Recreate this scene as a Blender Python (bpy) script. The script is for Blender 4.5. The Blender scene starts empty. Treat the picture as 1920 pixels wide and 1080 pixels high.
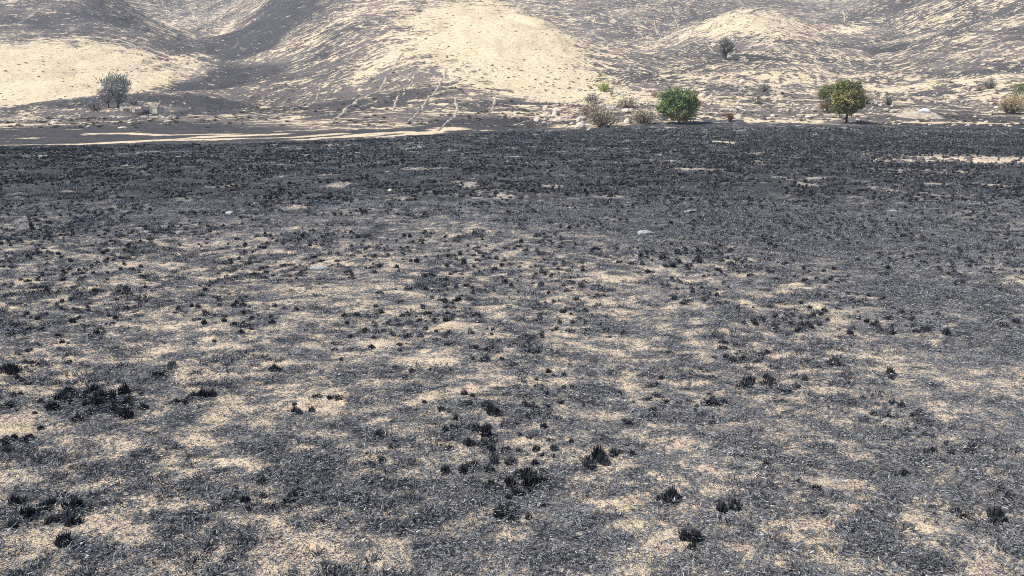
import bpy, math, random
import numpy as np

# ------------------------------------------------------------------ camera, sky, sun, exposure
scene = bpy.context.scene
CAM_H, FPX, W0, H0, V_HOR = 3.2, 1397.0, 1920.0, 1080.0, 225.0
PITCH = math.atan((H0 / 2 - V_HOR) / FPX)
cam_d = bpy.data.cameras.new("camera")
cam_d.sensor_width = 36.0
cam_d.lens = 36.0 * FPX / W0
cam_d.clip_start, cam_d.clip_end = 0.1, 6000.0
cam = bpy.data.objects.new("camera", cam_d)
cam.location = (0, 0, CAM_H)
cam.rotation_euler = (math.pi / 2 - PITCH, 0, 0)
scene.collection.objects.link(cam)
scene.camera = cam

SUN_EL, SUN_AZ = math.radians(53), math.radians(-108)      # azimuth from +Y, clockwise positive
sdir = (math.cos(SUN_EL) * math.sin(SUN_AZ), math.cos(SUN_EL) * math.cos(SUN_AZ), math.sin(SUN_EL))
world = bpy.data.worlds.new("World")
scene.world = world
world.use_nodes = True
wn = world.node_tree
sky = wn.nodes.new("ShaderNodeTexSky")
sky.sky_type = 'NISHITA'
sky.sun_disc = False
sky.sun_elevation = SUN_EL
sky.sun_rotation = SUN_AZ
sky.altitude = 3000
wn.links.new(sky.outputs[0], wn.nodes["Background"].inputs[0])
wn.nodes["Background"].inputs[1].default_value = 0.12
sun_d = bpy.data.lights.new("sun", 'SUN')
sun_d.energy, sun_d.angle, sun_d.color = 4.2, math.radians(0.5), (1.0, 0.95, 0.87)
sun = bpy.data.objects.new("sun", sun_d)
from mathutils import Vector
sun.rotation_euler = Vector(sdir).to_track_quat('Z', 'Y').to_euler()
sun.location = (0, 0, 60)
scene.collection.objects.link(sun)
scene.view_settings.view_transform = 'Standard'
scene.view_settings.look = 'None'
scene.view_settings.gamma = 1.0
scene.view_settings.use_curve_mapping = False
scene.view_settings.exposure = 1.12
scene.render.engine = 'CYCLES'
scene.cycles.max_bounces = 4
scene.cycles.diffuse_bounces = 2
scene.cycles.volume_bounces = 0
scene.cycles.use_denoising = False
scene.cycles.pixel_filter_type = 'BLACKMAN_HARRIS'
scene.cycles.filter_width = 1.0          # the phone picture is crisp
scene.render.film_transparent = False

HAZE_DENSITY = 0.00014
C = scene.collection
rng = np.random.default_rng(11)
random.seed(11)

# ------------------------------------------------------------------ small helpers
def tag(o, label=None, cat=None, group=None, kind=None):
    if label: o["label"] = label
    if cat: o["category"] = cat
    if group: o["group"] = group
    if kind: o["kind"] = kind
    return o

def mesh_from(name, V, F, mats=None, smooth=False):
    me = bpy.data.meshes.new(name)
    V = np.asarray(V, dtype=np.float32)
    F = np.asarray(F, dtype=np.int32)
    n, k = F.shape
    me.vertices.add(len(V)); me.vertices.foreach_set("co", V.ravel())
    me.loops.add(n * k); me.loops.foreach_set("vertex_index", F.ravel())
    me.polygons.add(n)
    me.polygons.foreach_set("loop_start", np.arange(0, n * k, k, dtype=np.int32))
    me.polygons.foreach_set("use_smooth", np.full(n, smooth, dtype=bool))
    me.update(calc_edges=True)
    if mats: me.materials.append(mats)
    return me

def fattr(me, name, arr):
    a = me.attributes.new(name, 'FLOAT', 'POINT')
    a.data.foreach_set("value", np.asarray(arr, dtype=np.float32).ravel())

def link(name, me, parent=None, loc=(0, 0, 0)):
    o = bpy.data.objects.new(name, me)
    C.objects.link(o)
    o.location = loc
    if parent: o.parent = parent
    return o

def empty(name, loc):
    o = bpy.data.objects.new(name, None)
    o.empty_display_size = 0.3
    C.objects.link(o)
    o.location = loc
    return o

def hash2(ix, iy, seed):
    h = (ix.astype(np.int64) * 374761393 + iy.astype(np.int64) * 668265263 + seed * 974711) & 0x7fffffff
    h = ((h ^ (h >> 13)) * 1274126177) & 0x7fffffff
    h = ((h ^ (h >> 16)) * 2246822519) & 0x7fffffff
    return ((h ^ (h >> 15)) & 0xffffff) / float(0xffffff)

def vnoise(x, y, seed=0):
    x0, y0 = np.floor(x), np.floor(y)
    fx, fy = x - x0, y - y0
    fx = fx * fx * fx * (fx * (fx * 6 - 15) + 10)
    fy = fy * fy * fy * (fy * (fy * 6 - 15) + 10)
    a, b = hash2(x0, y0, seed), hash2(x0 + 1, y0, seed)
    c, d = hash2(x0, y0 + 1, seed), hash2(x0 + 1, y0 + 1, seed)
    return (a + (b - a) * fx) * (1 - fy) + (c + (d - c) * fx) * fy       # 0..1

def fbm(x, y, seed=0, octv=3, gain=0.5):
    s, a, t = 0.0, 1.0, 0.0
    for i in range(octv):
        s = s + a * vnoise(x * 2 ** i + 17.3 * i, y * 2 ** i - 9.1 * i, seed + i)
        t += a; a *= gain
    return s / t

def sstep(a, b, x):
    t = np.clip((x - a) / (b - a), 0, 1)
    return t * t * (3 - 2 * t)

# ------------------------------------------------------------------ terrain heights
CP, SP = math.cos(PITCH), math.sin(PITCH)
def ray(u, v):
    xc, yc = (u - W0 / 2) / FPX, (H0 / 2 - v) / FPX
    return xc, CP + yc * SP, -SP + yc * CP
def at(u, v, D):
    rx, ry, rz = ray(u, v)
    t = D / ry
    return rx * t, D, CAM_H + rz * t

seen = {        # spot heights of the valley side: column bearing -> (sight angle, distance in m)
    -420: [(285, 92), (215, 215), (150, 310), (80, 410), (0, 560), (-80, 800), (-150, 1200)],
    -150: [(280, 95), (213, 225), (150, 330), (80, 430), (0, 590), (-80, 830), (-150, 1250)],
    60: [(275, 97), (240, 150), (208, 240), (190, 285), (130, 370), (85, 450), (50, 540), (0, 670), (-80, 900), (-150, 1300)],
    215: [(274, 97), (240, 150), (206, 255), (190, 290), (140, 370), (85, 480), (40, 590), (-8, 700), (-70, 1100), (-140, 1400)],
    300: [(272, 98), (235, 160), (200, 270), (165, 340), (120, 430), (64, 560)],
    380: [(272, 98), (220, 200), (180, 300), (150, 370), (101, 470)],
    440: [(271, 99), (230, 180), (185, 300), (150, 375), (126, 428), (100, 530), (60, 680), (0, 880), (-80, 1200)],
    330: [(58, 800), (0, 950), (-80, 1200)],
    520: [(268, 102), (235, 165), (190, 280), (150, 345), (110, 430), (60, 540), (0, 680), (-70, 900)],
    650: [(264, 108), (235, 155), (190, 245), (140, 310), (80, 400), (30, 500), (0, 575), (-60, 720)],
    760: [(259, 115), (230, 160), (185, 235), (140, 290), (80, 370), (30, 450), (0, 510), (-40, 640)],
    870: [(253, 126), (232, 155), (190, 212), (140, 272), (80, 350), (30, 430), (0, 500), (-22, 600)],
    960: [(249, 136), (225, 168), (190, 215), (140, 275), (80, 355), (30, 440), (0, 510)],
    1040: [(246, 145), (225, 170), (190, 220), (140, 285), (80, 375), (45, 445)],
    1100: [(243, 150), (220, 178), (190, 222), (150, 280), (110, 340), (82, 400)],
    1150: [(240, 153), (215, 182), (180, 235), (150, 285), (120, 330), (103, 368)],
    1230: [(235, 160), (210, 188), (180, 228), (150, 275), (123, 330)],
    1320: [(232, 165), (205, 192), (170, 240), (140, 295), (118, 360), (85, 450), (50, 545)],
    1400: [(231, 163), (200, 200), (165, 250), (135, 310), (112, 385), (70, 480), (30, 555), (14, 600)],
    1490: [(233, 158), (200, 205), (160, 265), (125, 350), (90, 440), (50, 550), (30, 620)],
    1590: [(234, 154), (200, 205), (160, 270), (125, 355), (90, 455), (50, 600), (10, 760)],
    1655: [(236, 152), (200, 205), (150, 290), (110, 390), (85, 480), (50, 620), (10, 780), (-30, 950), (-100, 1250)],
    1760: [(238, 150), (200, 200), (150, 285), (122, 340), (60, 425), (0, 530), (-60, 650), (-140, 900)],
    1920: [(240, 147), (200, 192), (150, 268), (118, 318), (50, 395), (0, 470), (-80, 610), (-150, 820)],
    2150: [(242, 145), (195, 195), (145, 270), (60, 375), (0, 450), (-100, 620), (-160, 850)],
    2450: [(245, 140), (190, 195), (140, 270), (50, 370), (-20, 450), (-110, 620), (-170, 850)],
    1100.5: [(40, 760), (0, 890)], 1000.5: [(0, 880)], 1190.5: [(80, 610), (30, 760), (0, 850), (-60, 1050)],
    1260.5: [(108, 410), (60, 600), (0, 820)], 1400.5: [(-6, 930), (-60, 1150)], 1520.5: [(0, 900), (-60, 1150)],
    900.5: [(-60, 1000), (-120, 1300)], 1050.5: [(-60, 1100)],
}
ctrl = []
for u_, lst in seen.items():
    for v_, d_ in lst:
        ctrl.append(at(u_, v_, d_))
def hidden(u, D, z): ctrl.append((ray(u, 200)[0] / ray(u, 200)[1] * D, D, z))
for h_ in ((330, 640, 50), (260, 720, 86), (215, 840, 108), (400, 520, 38), (1000, 620, 66), (940, 640, 84), (870, 760, 100),
           (1080, 540, 41), (1150, 450, 31), (1400, 720, 86), (1310, 680, 78)):
    hidden(*h_)
for s_ in np.linspace(-1.1, 1.1, 9):        # the level field in front, the country beyond
    for d_ in (2, 30, 60, 82): ctrl.append((s_ * d_, d_, 0.0))
    for d_, z_ in ((1500, 400), (1800, 520), (2200, 640)): ctrl.append((s_ * d_, d_, z_))
ctrl = np.array(ctrl)
SC = 100.0
def _tps_k(r2): return np.where(r2 > 1e-12, 0.5 * r2 * np.log(np.maximum(r2, 1e-12)), 0.0)
_c = ctrl[:, :2] / SC
_n = len(_c)
_A = np.zeros((_n + 3, _n + 3))
_A[:_n, :_n] = _tps_k(((_c[:, None] - _c[None]) ** 2).sum(-1)) + np.eye(_n) * 0.0015
_A[:_n, _n] = 1; _A[:_n, _n + 1:] = _c
_A[_n:, :_n] = _A[:_n, _n:].T
_w = np.linalg.solve(_A, np.concatenate([ctrl[:, 2], np.zeros(3)]))
def tps(x, y):
    out = np.empty(x.size)
    X = np.stack([x.ravel(), y.ravel()], 1) / SC
    for i in range(0, len(X), 40000):
        q = X[i:i + 40000]
        r2 = (q[:, None, 0] - _c[None, :, 0]) ** 2 + (q[:, None, 1] - _c[None, :, 1]) ** 2
        out[i:i + 40000] = _tps_k(r2) @ _w[:_n] + _w[_n] + q @ _w[_n + 1:]
    return out.reshape(x.shape)

def edge_dist(x, y):
    """distance at which the burnt field ends, by bearing"""
    s = x / np.maximum(y, 0.1)
    us = np.array([-900, 0, 250, 420, 620, 760, 870, 960, 1100, 1230, 1320, 1400, 1490, 1590, 1655, 1760, 1920, 2450], float)
    ds = np.array([96, 99, 100, 101, 108, 120, 131, 141, 153, 163, 167, 163, 158, 152, 150, 148, 145, 140], float)
    ss = (us - 960) / (FPX * (CP + 0.21 * SP))
    return np.interp(s, ss, ds)

def height(x, y, fine=True):
    x, y = np.asarray(x, float), np.asarray(y, float)
    D = np.maximum(y, 0.5)
    z = tps(x, y) * sstep(55, 95, D)
    m = sstep(120, 260, D)
    z = z + m * ((fbm(x / 70, y / 70, 5, 3) - .5) * 8.0 + (fbm(x / 16, y / 20, 9, 4, .6) - .5) * 3.2 - 2.2 * sstep(230, 380, D) * (1 - np.abs(2 * fbm(x / 38, y / 120, 12, 3) - 1)) ** 6)
    if fine:
        k = sstep(160, 60, D)
        z = z + (fbm(x / 14, y / 14, 21, 2) - .5) * 0.35 * sstep(4, 16, D)
        z = z + k * ((fbm(x / 1.7, y / 1.7, 31, 2) - .5) * 0.20 + (fbm(x / 0.45, y / 0.45, 41, 2) - .5) * 0.085)
    return z

def hit(u, v, d0=4.0, d1=1500.0):
    """where the sight line of a bearing meets the ground"""
    rx, ry, rz = ray(u, v)
    D = np.exp(np.linspace(math.log(d0), math.log(d1), 900))
    xs = rx / ry * D
    gap = height(xs, D, D.max() < 0) - (CAM_H + rz / ry * D)
    i = int(np.argmax(gap > 0))
    if gap[i] <= 0: i = len(D) - 1
    if i > 0:
        f = gap[i - 1] / (gap[i - 1] - gap[i])
        d = D[i - 1] + f * (D[i] - D[i - 1])
    else: d = D[0]
    return rx / ry * d, d
def gz(x, y): return float(height(np.array([x]), np.array([y]))[0])

# ------------------------------------------------------------------ cover of the ground: pale / burnt areas
def blob_list(lst):
    out = []
    for (u, v, ru, rv, a) in lst:
        x, y = hit(u, v)
        ya, yb = hit(u, v + rv)[1], hit(u, v - rv)[1]
        ya, yb = max(ya, y * 0.55), min(yb, y * 1.6)
        out.append((x, y, ru / FPX * y, max(y - ya, .05), max(yb - y, .05), a))
    return out
def blobs(x, y, lst):
    s = np.zeros_like(x)
    for (cx, cy, rx, ra, rb, a) in lst:
        q = ((x - cx) / rx) ** 2 + ((y - cy) / np.where(y < cy, ra, rb)) ** 2
        s += a * np.exp(-np.minimum(q, 40.0) ** 1.3)
    return s

HILL_BLOBS = blob_list([
    (910, 66, 200, 40, .5), (740, 150, 110, 34, -.14), (600, 150, 120, 50, -.06), (960, 120, 120, 48, .6), (1050, 150, 90, 38, .5), (920, 20, 150, 25, .35), (1060, 182, 90, 18, .45), (980, 60, 110, 40, .3),
    (150, 120, 190, 40, .6), (60, 165, 140, 32, .55), (250, 150, 75, 22, .5), (-40, 120, 140, 45, .45), (-250, 130, 160, 60, .5), (140, 165, 120, 22, .4),
    (1400, 42, 110, 26, .55), (1480, 70, 110, 10, .18), (420, 62, 12, 14, .5), (685, 140, 26, 14, .4), (560, 228, 110, 10, .16),
    (700, 235, 120, 8, .2), (1440, 140, 180, 12, .22), (1700, 165, 180, 10, .35), (1850, 185, 110, 12, .35), (1880, 145, 90, 9, .4), (1620, 140, 80, 8, .25),
    (1330, 226, 90, 5, .4), (1150, 233, 110, 6, .4), (1480, 222, 90, 6, .35), (1600, 55, 30, 8, .4), (1900, 40, 60, 9, .4), (1200, 190, 120, 25, .14), (1400, 190, 140, 20, .14),
    (60, 222, 120, 5, .2), (200, 216, 90, 4, .1),
    (430, 150, 70, 26, -.6), (350, 190, 90, 14, -.5), (470, 50, 45, 55, -.45), (440, 105, 40, 22, -.4), (330, 215, 120, 10, -.3), (720, 215, 160, 14, -.12), (560, 30, 80, 40, -.22), (1200, 150, 60, 14, -.25), (1660, 92, 40, 14, -.3),
    (150, 248, 260, 11, -.5), (350, 240, 200, 14, -.4), (930, 232, 120, 12, -.4), (760, 190, 70, 22, -.05), (960, 195, 90, 9, -.35), (1800, 236, 200, 6, -.5), (1130, 20, 120, 40, -.05),
    (1420, 108, 60, 6, -.3), (200, 40, 160, 30, -.1), (330, 90, 90, 22, -.14), (90, 195, 150, 6, -.3), (1780, 220, 120, 5, -.2), (1080, 215, 80, 12, -.12),
])
def polyline(pts): return [hit(u, v) for u, v in pts]
STRIPS = [(polyline([(-260, 276), (0, 273), (150, 270), (300, 262), (400, 256), (520, 252)]), 5.5),
          (polyline([(290, 263), (420, 262), (560, 257), (640, 251)]), 4.5),
          (polyline([(170, 251), (240, 250), (300, 253)]), 5.5),
          (polyline([(300, 254), (380, 252), (430, 252)]), 4.5),
          (polyline([(660, 263), (740, 258), (800, 249), (850, 240)]), 5.5),
          (polyline([(560, 262), (660, 255), (760, 247)]), 4.5),
          (polyline([(-100, 238), (0, 235), (80, 233)]), 5.5),
          (polyline([(1100, 242), (1230, 236), (1310, 230), (1420, 226), (1520, 229)]), 5.5),
          (polyline([(1690, 229), (1800, 230), (1930, 233)]), 2.8)]
def seg_dist(x, y, pts):
    d = np.full(x.shape, 1e9)
    for (ax, ay), (bx, by) in zip(pts[:-1], pts[1:]):
        vx, vy = bx - ax, by - ay
        t = np.clip(((x - ax) * vx + (y - ay) * vy) / (vx * vx + vy * vy), 0, 1)
        d = np.minimum(d, np.hypot(x - ax - t * vx, y - ay - t * vy))
    return d
def hill_cover(x, y):
    s = .29 + blobs(x, y, HILL_BLOBS)
    s += (fbm(x / 45, y / 45, 77, 4) - .5) * .5
    s -= .45 * sstep(38, 14, y - edge_dist(x, y)) * sstep(.02, -.12, x / np.maximum(y, .1))        # burnt right up to the foot of the slope
    for pts, w in STRIPS:
        ww = w * (-.05 + 1.1 * fbm(x / 14, y / 9, 91, 4))
        s = np.maximum(s, 1.0 * sstep(np.maximum(ww, .01) * 1.3, np.maximum(ww, .01) * .4, seg_dist(x, y, pts)) * (ww > 0))
    return np.clip(s, 0, 1.2)

# pale bare patches in the burnt field (positive) and closed dark areas (negative)
FIELD_BLOBS = blob_list([
    (1530, 905, 55, 22, .5), (1190, 965, 70, 32, .6), (1230, 1020, 50, 25, .5), (370, 1000, 45, 16, .55), (190, 975, 45, 14, .5), (1760, 1010, 90, 28, .5), (1760, 1050, 120, 25, .4),
    (640, 770, 60, 14, .3), (840, 612, 40, 10, .5), (920, 632, 30, 7, .45), (1030, 625, 45, 9, .5), (60, 560, 60, 9, .4), (20, 1040, 60, 30, .5), (450, 740, 60, 12, .35),
    (80, 800, 90, 25, .35), (330, 870, 110, 30, .35), (1090, 832, 32, 9, .55), (1175, 828, 35, 10, .45), (1500, 540, 70, 10, .4), (1510, 577, 60, 7, .4), (1140, 525, 50, 8, .4), (1060, 560, 50, 8, .35),
    (1655, 690, 40, 9, .5), (1000, 712, 28, 6, .45), (820, 680, 80, 14, .3), (690, 660, 80, 22, .3), (560, 600, 90, 16, .22), (340, 497, 60, 5, .35), (220, 520, 70, 9, .25), (600, 545, 100, 9, .25),
    (430, 860, 70, 14, .35), (660, 960, 110, 40, .18), (620, 1060, 90, 20, .4), (120, 700, 90, 16, .25), (820, 780, 60, 20, .15), (940, 790, 26, 8, .4), (980, 820, 18, 9, .4), (1480, 770, 50, 10, .3),
    (420, 650, 110, 22, .18), (200, 650, 90, 14, .2), (1200, 640, 60, 8, .3), (700, 410, 60, 5, .3), (840, 860, 40, 12, .2), (1000, 960, 25, 12, .4), (1320, 960, 40, 9, .3), (1470, 1060, 40, 12, .4),
    (720, 500, 40, 5, .35), (880, 440, 60, 4, .25), (350, 455, 70, 4, .3), (1120, 660, 50, 9, .3), (60, 460, 60, 5, .25), (1400, 487, 30, 3, .45),
    (1650, 304, 25, 4, 1.0), (1720, 302, 45, 6, 1.0), (1790, 300, 45, 8, .9), (1870, 301, 70, 11, .95), (1970, 301, 70, 11, .95), (1355, 267, 18, 2.2, 1.6), (1010, 303, 25, 1.5, .5), (1320, 302, 60, 2, .25), (1700, 254, 60, 5, .28), (1780, 247, 60, 2, .5),
    (-150, 800, 160, 80, .3), (-120, 560, 120, 30, .3), (2050, 1000, 120, 40, .4),
    (1750, 550, 230, 85, -.5), (1650, 440, 340, 50, -.5), (1860, 640, 120, 40, -.4), (1250, 420, 260, 35, -.3), (1700, 800, 200, 80, -.1), (1320, 560, 60, 40, -.2), (940, 540, 60, 18, -.2), (1250, 480, 90, 18, -.22), (640, 447, 130, 10, -.3), (200, 420, 150, 14, -.3),
    (830, 485, 60, 10, -.2), (1060, 462, 120, 12, -.2), (1800, 800, 160, 70, -.14), (1350, 800, 150, 60, -.12), (1480, 612, 60, 16, -.2), (180, 755, 70, 18, -.25), (370, 760, 50, 16, -.15),
])
def field_cover(x, y):
    """0 = closed char, 1 = bare pale soil"""
    left = sstep(.35, -.35, x / np.maximum(y, .1))
    near = sstep(36, 11, y)
    s = .36 + .06 * left * near - .37 * (1 - near) + .72 * blobs(x, y, FIELD_BLOBS)
    n = fbm(x / 2.3, y / 1.9, 55, 3) - .5
    n2 = fbm(x / .8, y / .5, 61, 3) - .5
    n4 = fbm(x / .30, y / .17, 64, 4, .7) - .5
    n3 = fbm(x / 9.0, y / 9.0, 67, 2) - .5
    fl = sstep(.70, .80, fbm(x / 2.2, y / 3.5, 69, 3)) * .45 * (1 - near)            # small flecks far out
    return np.clip(s + n * .14 * (.35 + .65 * near) + (n2 * .42 + n4 * 2.1) * (.45 + .55 * near) + n3 * .22 + fl, 0, 1.2)

# ------------------------------------------------------------------ materials
class NT:
    def __init__(self, name):
        self.m = bpy.data.materials.new(name)
        self.m.use_nodes = True
        self.t = self.m.node_tree
        self.b = self.t.nodes["Principled BSDF"]
    def node(self, ty, **kw):
        n = self.t.nodes.new(ty)
        for k, v in kw.items(): setattr(n, k, v)
        return n
    def put(self, sock, val):
        if hasattr(val, "is_output"): self.t.links.new(val, sock)
        elif val is not None: sock.default_value = val
    def attr(self, name, ty='GEOMETRY'):
        n = self.node("ShaderNodeAttribute"); n.attribute_name = name; n.attribute_type = ty
        return n.outputs["Fac"]
    def pos(self): return self.node("ShaderNodeNewGeometry").outputs["Position"]
    def objpos(self): return self.node("ShaderNodeTexCoord").outputs["Object"]
    def vscale(self, vec, s):
        n = self.node("ShaderNodeVectorMath", operation='MULTIPLY')
        self.put(n.inputs[0], vec); n.inputs[1].default_value = s
        return n.outputs[0]
    def noise(self, vec, scale, detail=4.0, rough=.55, out="Fac", dist=0.0):
        n = self.node("ShaderNodeTexNoise")
        self.put(n.inputs["Vector"], vec)
        n.inputs["Scale"].default_value = scale; n.inputs["Detail"].default_value = detail
        n.inputs["Roughness"].default_value = rough; n.inputs["Distortion"].default_value = dist
        return n.outputs[out]
    def math(self, op, a, b=None, c=None, clamp=False):
        n = self.node("ShaderNodeMath", operation=op, use_clamp=clamp)
        self.put(n.inputs[0], a); self.put(n.inputs[1], b)
        if c is not None: self.put(n.inputs[2], c)
        return n.outputs[0]
    def ramp(self, f, a, b, to0=0.0, to1=1.0, smooth=True):
        n = self.node("ShaderNodeMapRange", interpolation_type='SMOOTHSTEP' if smooth else 'LINEAR')
        self.put(n.inputs[0], f)
        for i, v in enumerate((a, b, to0, to1)): n.inputs[1 + i].default_value = v
        return n.outputs[0]
    def mix(self, f, a, b):
        n = self.node("ShaderNodeMix", data_type='RGBA')
        self.put(n.inputs["Factor"], f)
        self.put(n.inputs["A"] if False else n.inputs[6], a if hasattr(a, "is_output") else (*a, 1) if len(a) == 3 else a)
        self.put(n.inputs[7], b if hasattr(b, "is_output") else (*b, 1) if len(b) == 3 else b)
        return n.outputs[2]
    def bump(self, h, strength=.5, dist=.05):
        n = self.node("ShaderNodeBump")
        self.put(n.inputs["Height"], h); n.inputs["Strength"].default_value = strength; n.inputs["Distance"].default_value = dist
        self.t.links.new(n.outputs[0], self.b.inputs["Normal"])
    def done(self, col, rough=.9, spec=.2):
        self.put(self.b.inputs["Base Color"], col if hasattr(col, "is_output") else (*col, 1))
        self.put(self.b.inputs["Roughness"], rough)
        self.put(self.b.inputs["Specular IOR Level"], spec)
        return self.m

def mat_hill():
    k = NT("hillside_grass_and_char")
    p = k.pos()
    cov = k.attr("cover")
    sx = k.node("ShaderNodeSeparateXYZ"); k.put(sx.inputs[0], p)
    cx = k.node("ShaderNodeCombineXYZ")                     # cattle terraces and runnels along the slopes
    k.put(cx.inputs[0], sx.outputs[0]); k.put(cx.inputs[1], sx.outputs[1]); k.put(cx.inputs[2], k.attr("streak"))
    ps = cx.outputs[0]
    con = k.noise(k.vscale(ps, (.075, .075, .50)), 1.0, 7, .68, dist=.8)
    con2 = k.noise(k.vscale(ps, (.30, .30, 1.5)), 1.0, 5, .68, dist=.7)
    blo = k.noise(k.vscale(p, (1, 1, 1.6)), .16, 6, .65)
    fin = k.noise(k.vscale(p, (1, 1, 2.0)), .55, 4, .7)
    ter = k.noise(k.vscale(ps, (.03, .03, 1.15)), 1.0, 4, .65, dist=.5)
    s = k.math('MULTIPLY_ADD', k.math('SUBTRACT', con, .5), 2.0, cov)
    s = k.math('MULTIPLY_ADD', k.math('SUBTRACT', ter, .5), 1.2, s)
    s = k.math('MULTIPLY_ADD', k.math('SUBTRACT', con2, .5), 1.3, s)
    s = k.math('MULTIPLY_ADD', k.math('SUBTRACT', blo, .5), 1.6, s)
    s = k.math('MULTIPLY_ADD', k.math('SUBTRACT', fin, .5), 1.7, s)
    f = k.ramp(s, .36, .60)
    gr = k.mix(k.noise(p, .035, 4, .6), (.49, .375, .248), (.575, .47, .308))
    gr = k.mix(k.ramp(k.noise(k.vscale(p, (1, 1, 2)), .5, 5, .8), .36, .56), k.mix(.55, gr, (.20, .15, .10)), gr)
    ch = k.mix(k.noise(p, .09, 5, .7), (.020, .022, .027), (.068, .062, .060))
    ch = k.mix(k.math('MULTIPLY', k.ramp(cov, -.1, .35), k.ramp(k.noise(k.vscale(p, (1, 1, 2)), .9, 4, .8), .52, .70)), ch, (.22, .185, .155))
    ch = k.mix(k.math('MULTIPLY', k.ramp(cov, .02, .30), k.ramp(k.noise(p, .022, 5, .65), .40, .62, .05, .55)), ch, k.mix(k.noise(p, .3, 3, .7), (.115, .096, .088), (.25, .205, .175)))
    k.bump(k.math('ADD', k.math('MULTIPLY', con, .8), k.math('MULTIPLY', fin, .8)), .9, 1.4)
    return k.done(k.mix(f, ch, gr), .95, .1)

def mat_field():
    k = NT("burnt_field_soil")
    p = k.pos()
    cov = k.attr("cover")
    a = k.noise(p, 3.2, 6, .7)
    b = k.noise(p, 11.0, 5, .75)
    c = k.noise(p, 42.0, 3, .8)
    s = k.math('MULTIPLY_ADD', k.math('SUBTRACT', a, .5), 1.0, cov)
    s = k.math('MULTIPLY_ADD', k.math('SUBTRACT', b, .5), 2.6, s)
    s = k.math('MULTIPLY_ADD', k.math('SUBTRACT', c, .5), 2.6, s)
    f = k.ramp(s, .32, .78)
    soil = k.mix(k.noise(p, 1.1, 5, .6), (.45, .340, .228), (.585, .468, .325))
    soil = k.mix(k.ramp(k.noise(p, 34, 4, .8), .36, .52), k.mix(.6, soil, (.09, .075, .065)), soil)
    ash = k.mix(k.ramp(k.noise(p, 40, 4, .85), .38, .66), (.026, .027, .031), (.26, .255, .25))
    ash = k.mix(k.ramp(cov, .0, .26), k.mix(.85, ash, (.014, .015, .018)), ash)
    ash = k.mix(k.ramp(k.noise(p, .45, 4, .6), .35, .7), ash, k.mix(.5, ash, (.028, .030, .034)))
    k.bump(k.math('ADD', k.math('MULTIPLY', b, .7), k.math('MULTIPLY', c, .5)), 1.0, .05)
    return k.done(k.mix(f, ash, soil), .92, .15)

def mat_blades(name, dark, light, pale, pale_at, rough=.6):
    k = NT(name)
    t = k.attr("tone")
    oi = k.node("ShaderNodeObjectInfo").outputs["Random"]
    col = k.mix(k.math('MULTIPLY_ADD', oi, .45, k.math('MULTIPLY', t, .55)), dark, light)
    col = k.mix(k.ramp(t, pale_at, pale_at + .06), col, pale)
    return k.done(col, rough, .35)

def mat_simple(name, ca, cb, scale=3.0, rough=.9, spec=.2, bump=.4, bd=.05, detail=5):
    k = NT(name)
    p = k.objpos()
    n = k.noise(p, scale, detail, .65)
    k.bump(n, bump, bd)
    return k.done(k.mix(k.ramp(n, .3, .7), ca, cb), rough, spec)

def mat_leaf(name, ca, cb, cc=None, trans=.25):
    k = NT(name)
    t = k.attr("tone")
    col = k.mix(t, ca, cb)
    if cc: col = k.mix(k.ramp(k.attr("scorch"), .35, .65), col, cc)
    return k.done(col, .75, .2)

M_HILL, M_FIELD = mat_hill(), mat_field()
M_CHAR = mat_blades("charred_tussock", (.009, .010, .013), (.034, .038, .046), (.10, .085, .07), .93, .5)
M_LITTER = mat_blades("ash_and_char_litter", (.014, .015, .018), (.26, .262, .27), (.40, .385, .37), .94, .6)
M_SCRUB = mat_blades("burnt_scrub_twigs", (.03, .03, .03), (.12, .105, .085), (.26, .21, .13), .8, .7)
M_STUB = mat_blades("burnt_stubble", (.014, .015, .018), (.12, .125, .136), (.30, .28, .26), .94, .6)
M_ROCK = mat_simple("pale_weathered_rock", (.26, .215, .165), (.52, .445, .35), 2.2, .9, .2, .6, .12)
M_WROCK = mat_simple("whitish_rock", (.12, .122, .125), (.36, .36, .355), 5, .85, .25, .5, .05)
M_DROCK = mat_simple("sooty_rock", (.04, .038, .036), (.13, .11, .095), 3, .9, .2, .6, .1)
M_BANK = mat_simple("pale_dry_bank", (.19, .155, .122), (.39, .32, .245), .9, .95, .1, .6, .2)
M_ADOBE = mat_simple("weathered_adobe", (.44, .34, .26), (.60, .50, .40), 1.6, .95, .1, .5, .08)
M_BARK = mat_simple("charred_bark", (.018, .016, .015), (.05, .043, .038), 6, .9, .2, .6, .03)
M_BARK2 = mat_simple("brown_bark", (.07, .05, .035), (.15, .105, .07), 6, .9, .2, .6, .03)

# ------------------------------------------------------------------ ground sheets
us = np.concatenate([np.linspace(-1100, -420, 60, endpoint=False), np.arange(-420, 2340, 4.0), np.linspace(2340, 3020, 60)])
S = (us - 960) / (FPX * (CP + .1 * SP))
Dd = [1.2]
while Dd[-1] < 2200:
    d = Dd[-1]
    Dd.append(d * (1.02 if d < 5 else 1.0056 if d < 22 else 1.0075 if d < 60 else 1.0090 if d < 700 else 1.02))
Dd = np.array(Dd)
GX = S[None, :] * Dd[:, None]
GY = np.repeat(Dd[:, None], len(S), 1)
GZ = height(GX, GY)
inf = GY < edge_dist(GX, GY) + (fbm(GX / 8, GY / 12, 15, 4) - .5) * 20 + (fbm(GX / 2, GY / 4, 18, 2) - .5) * 3
cover = np.where(inf, 0.0, 0.0)
cover[inf] = field_cover(GX[inf], GY[inf])
cover[~inf] = hill_cover(GX[~inf], GY[~inf])
gul = np.minimum.reduce([np.abs(GX - s_ * GY) for s_ in (-.365, .197, .484)])
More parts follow.
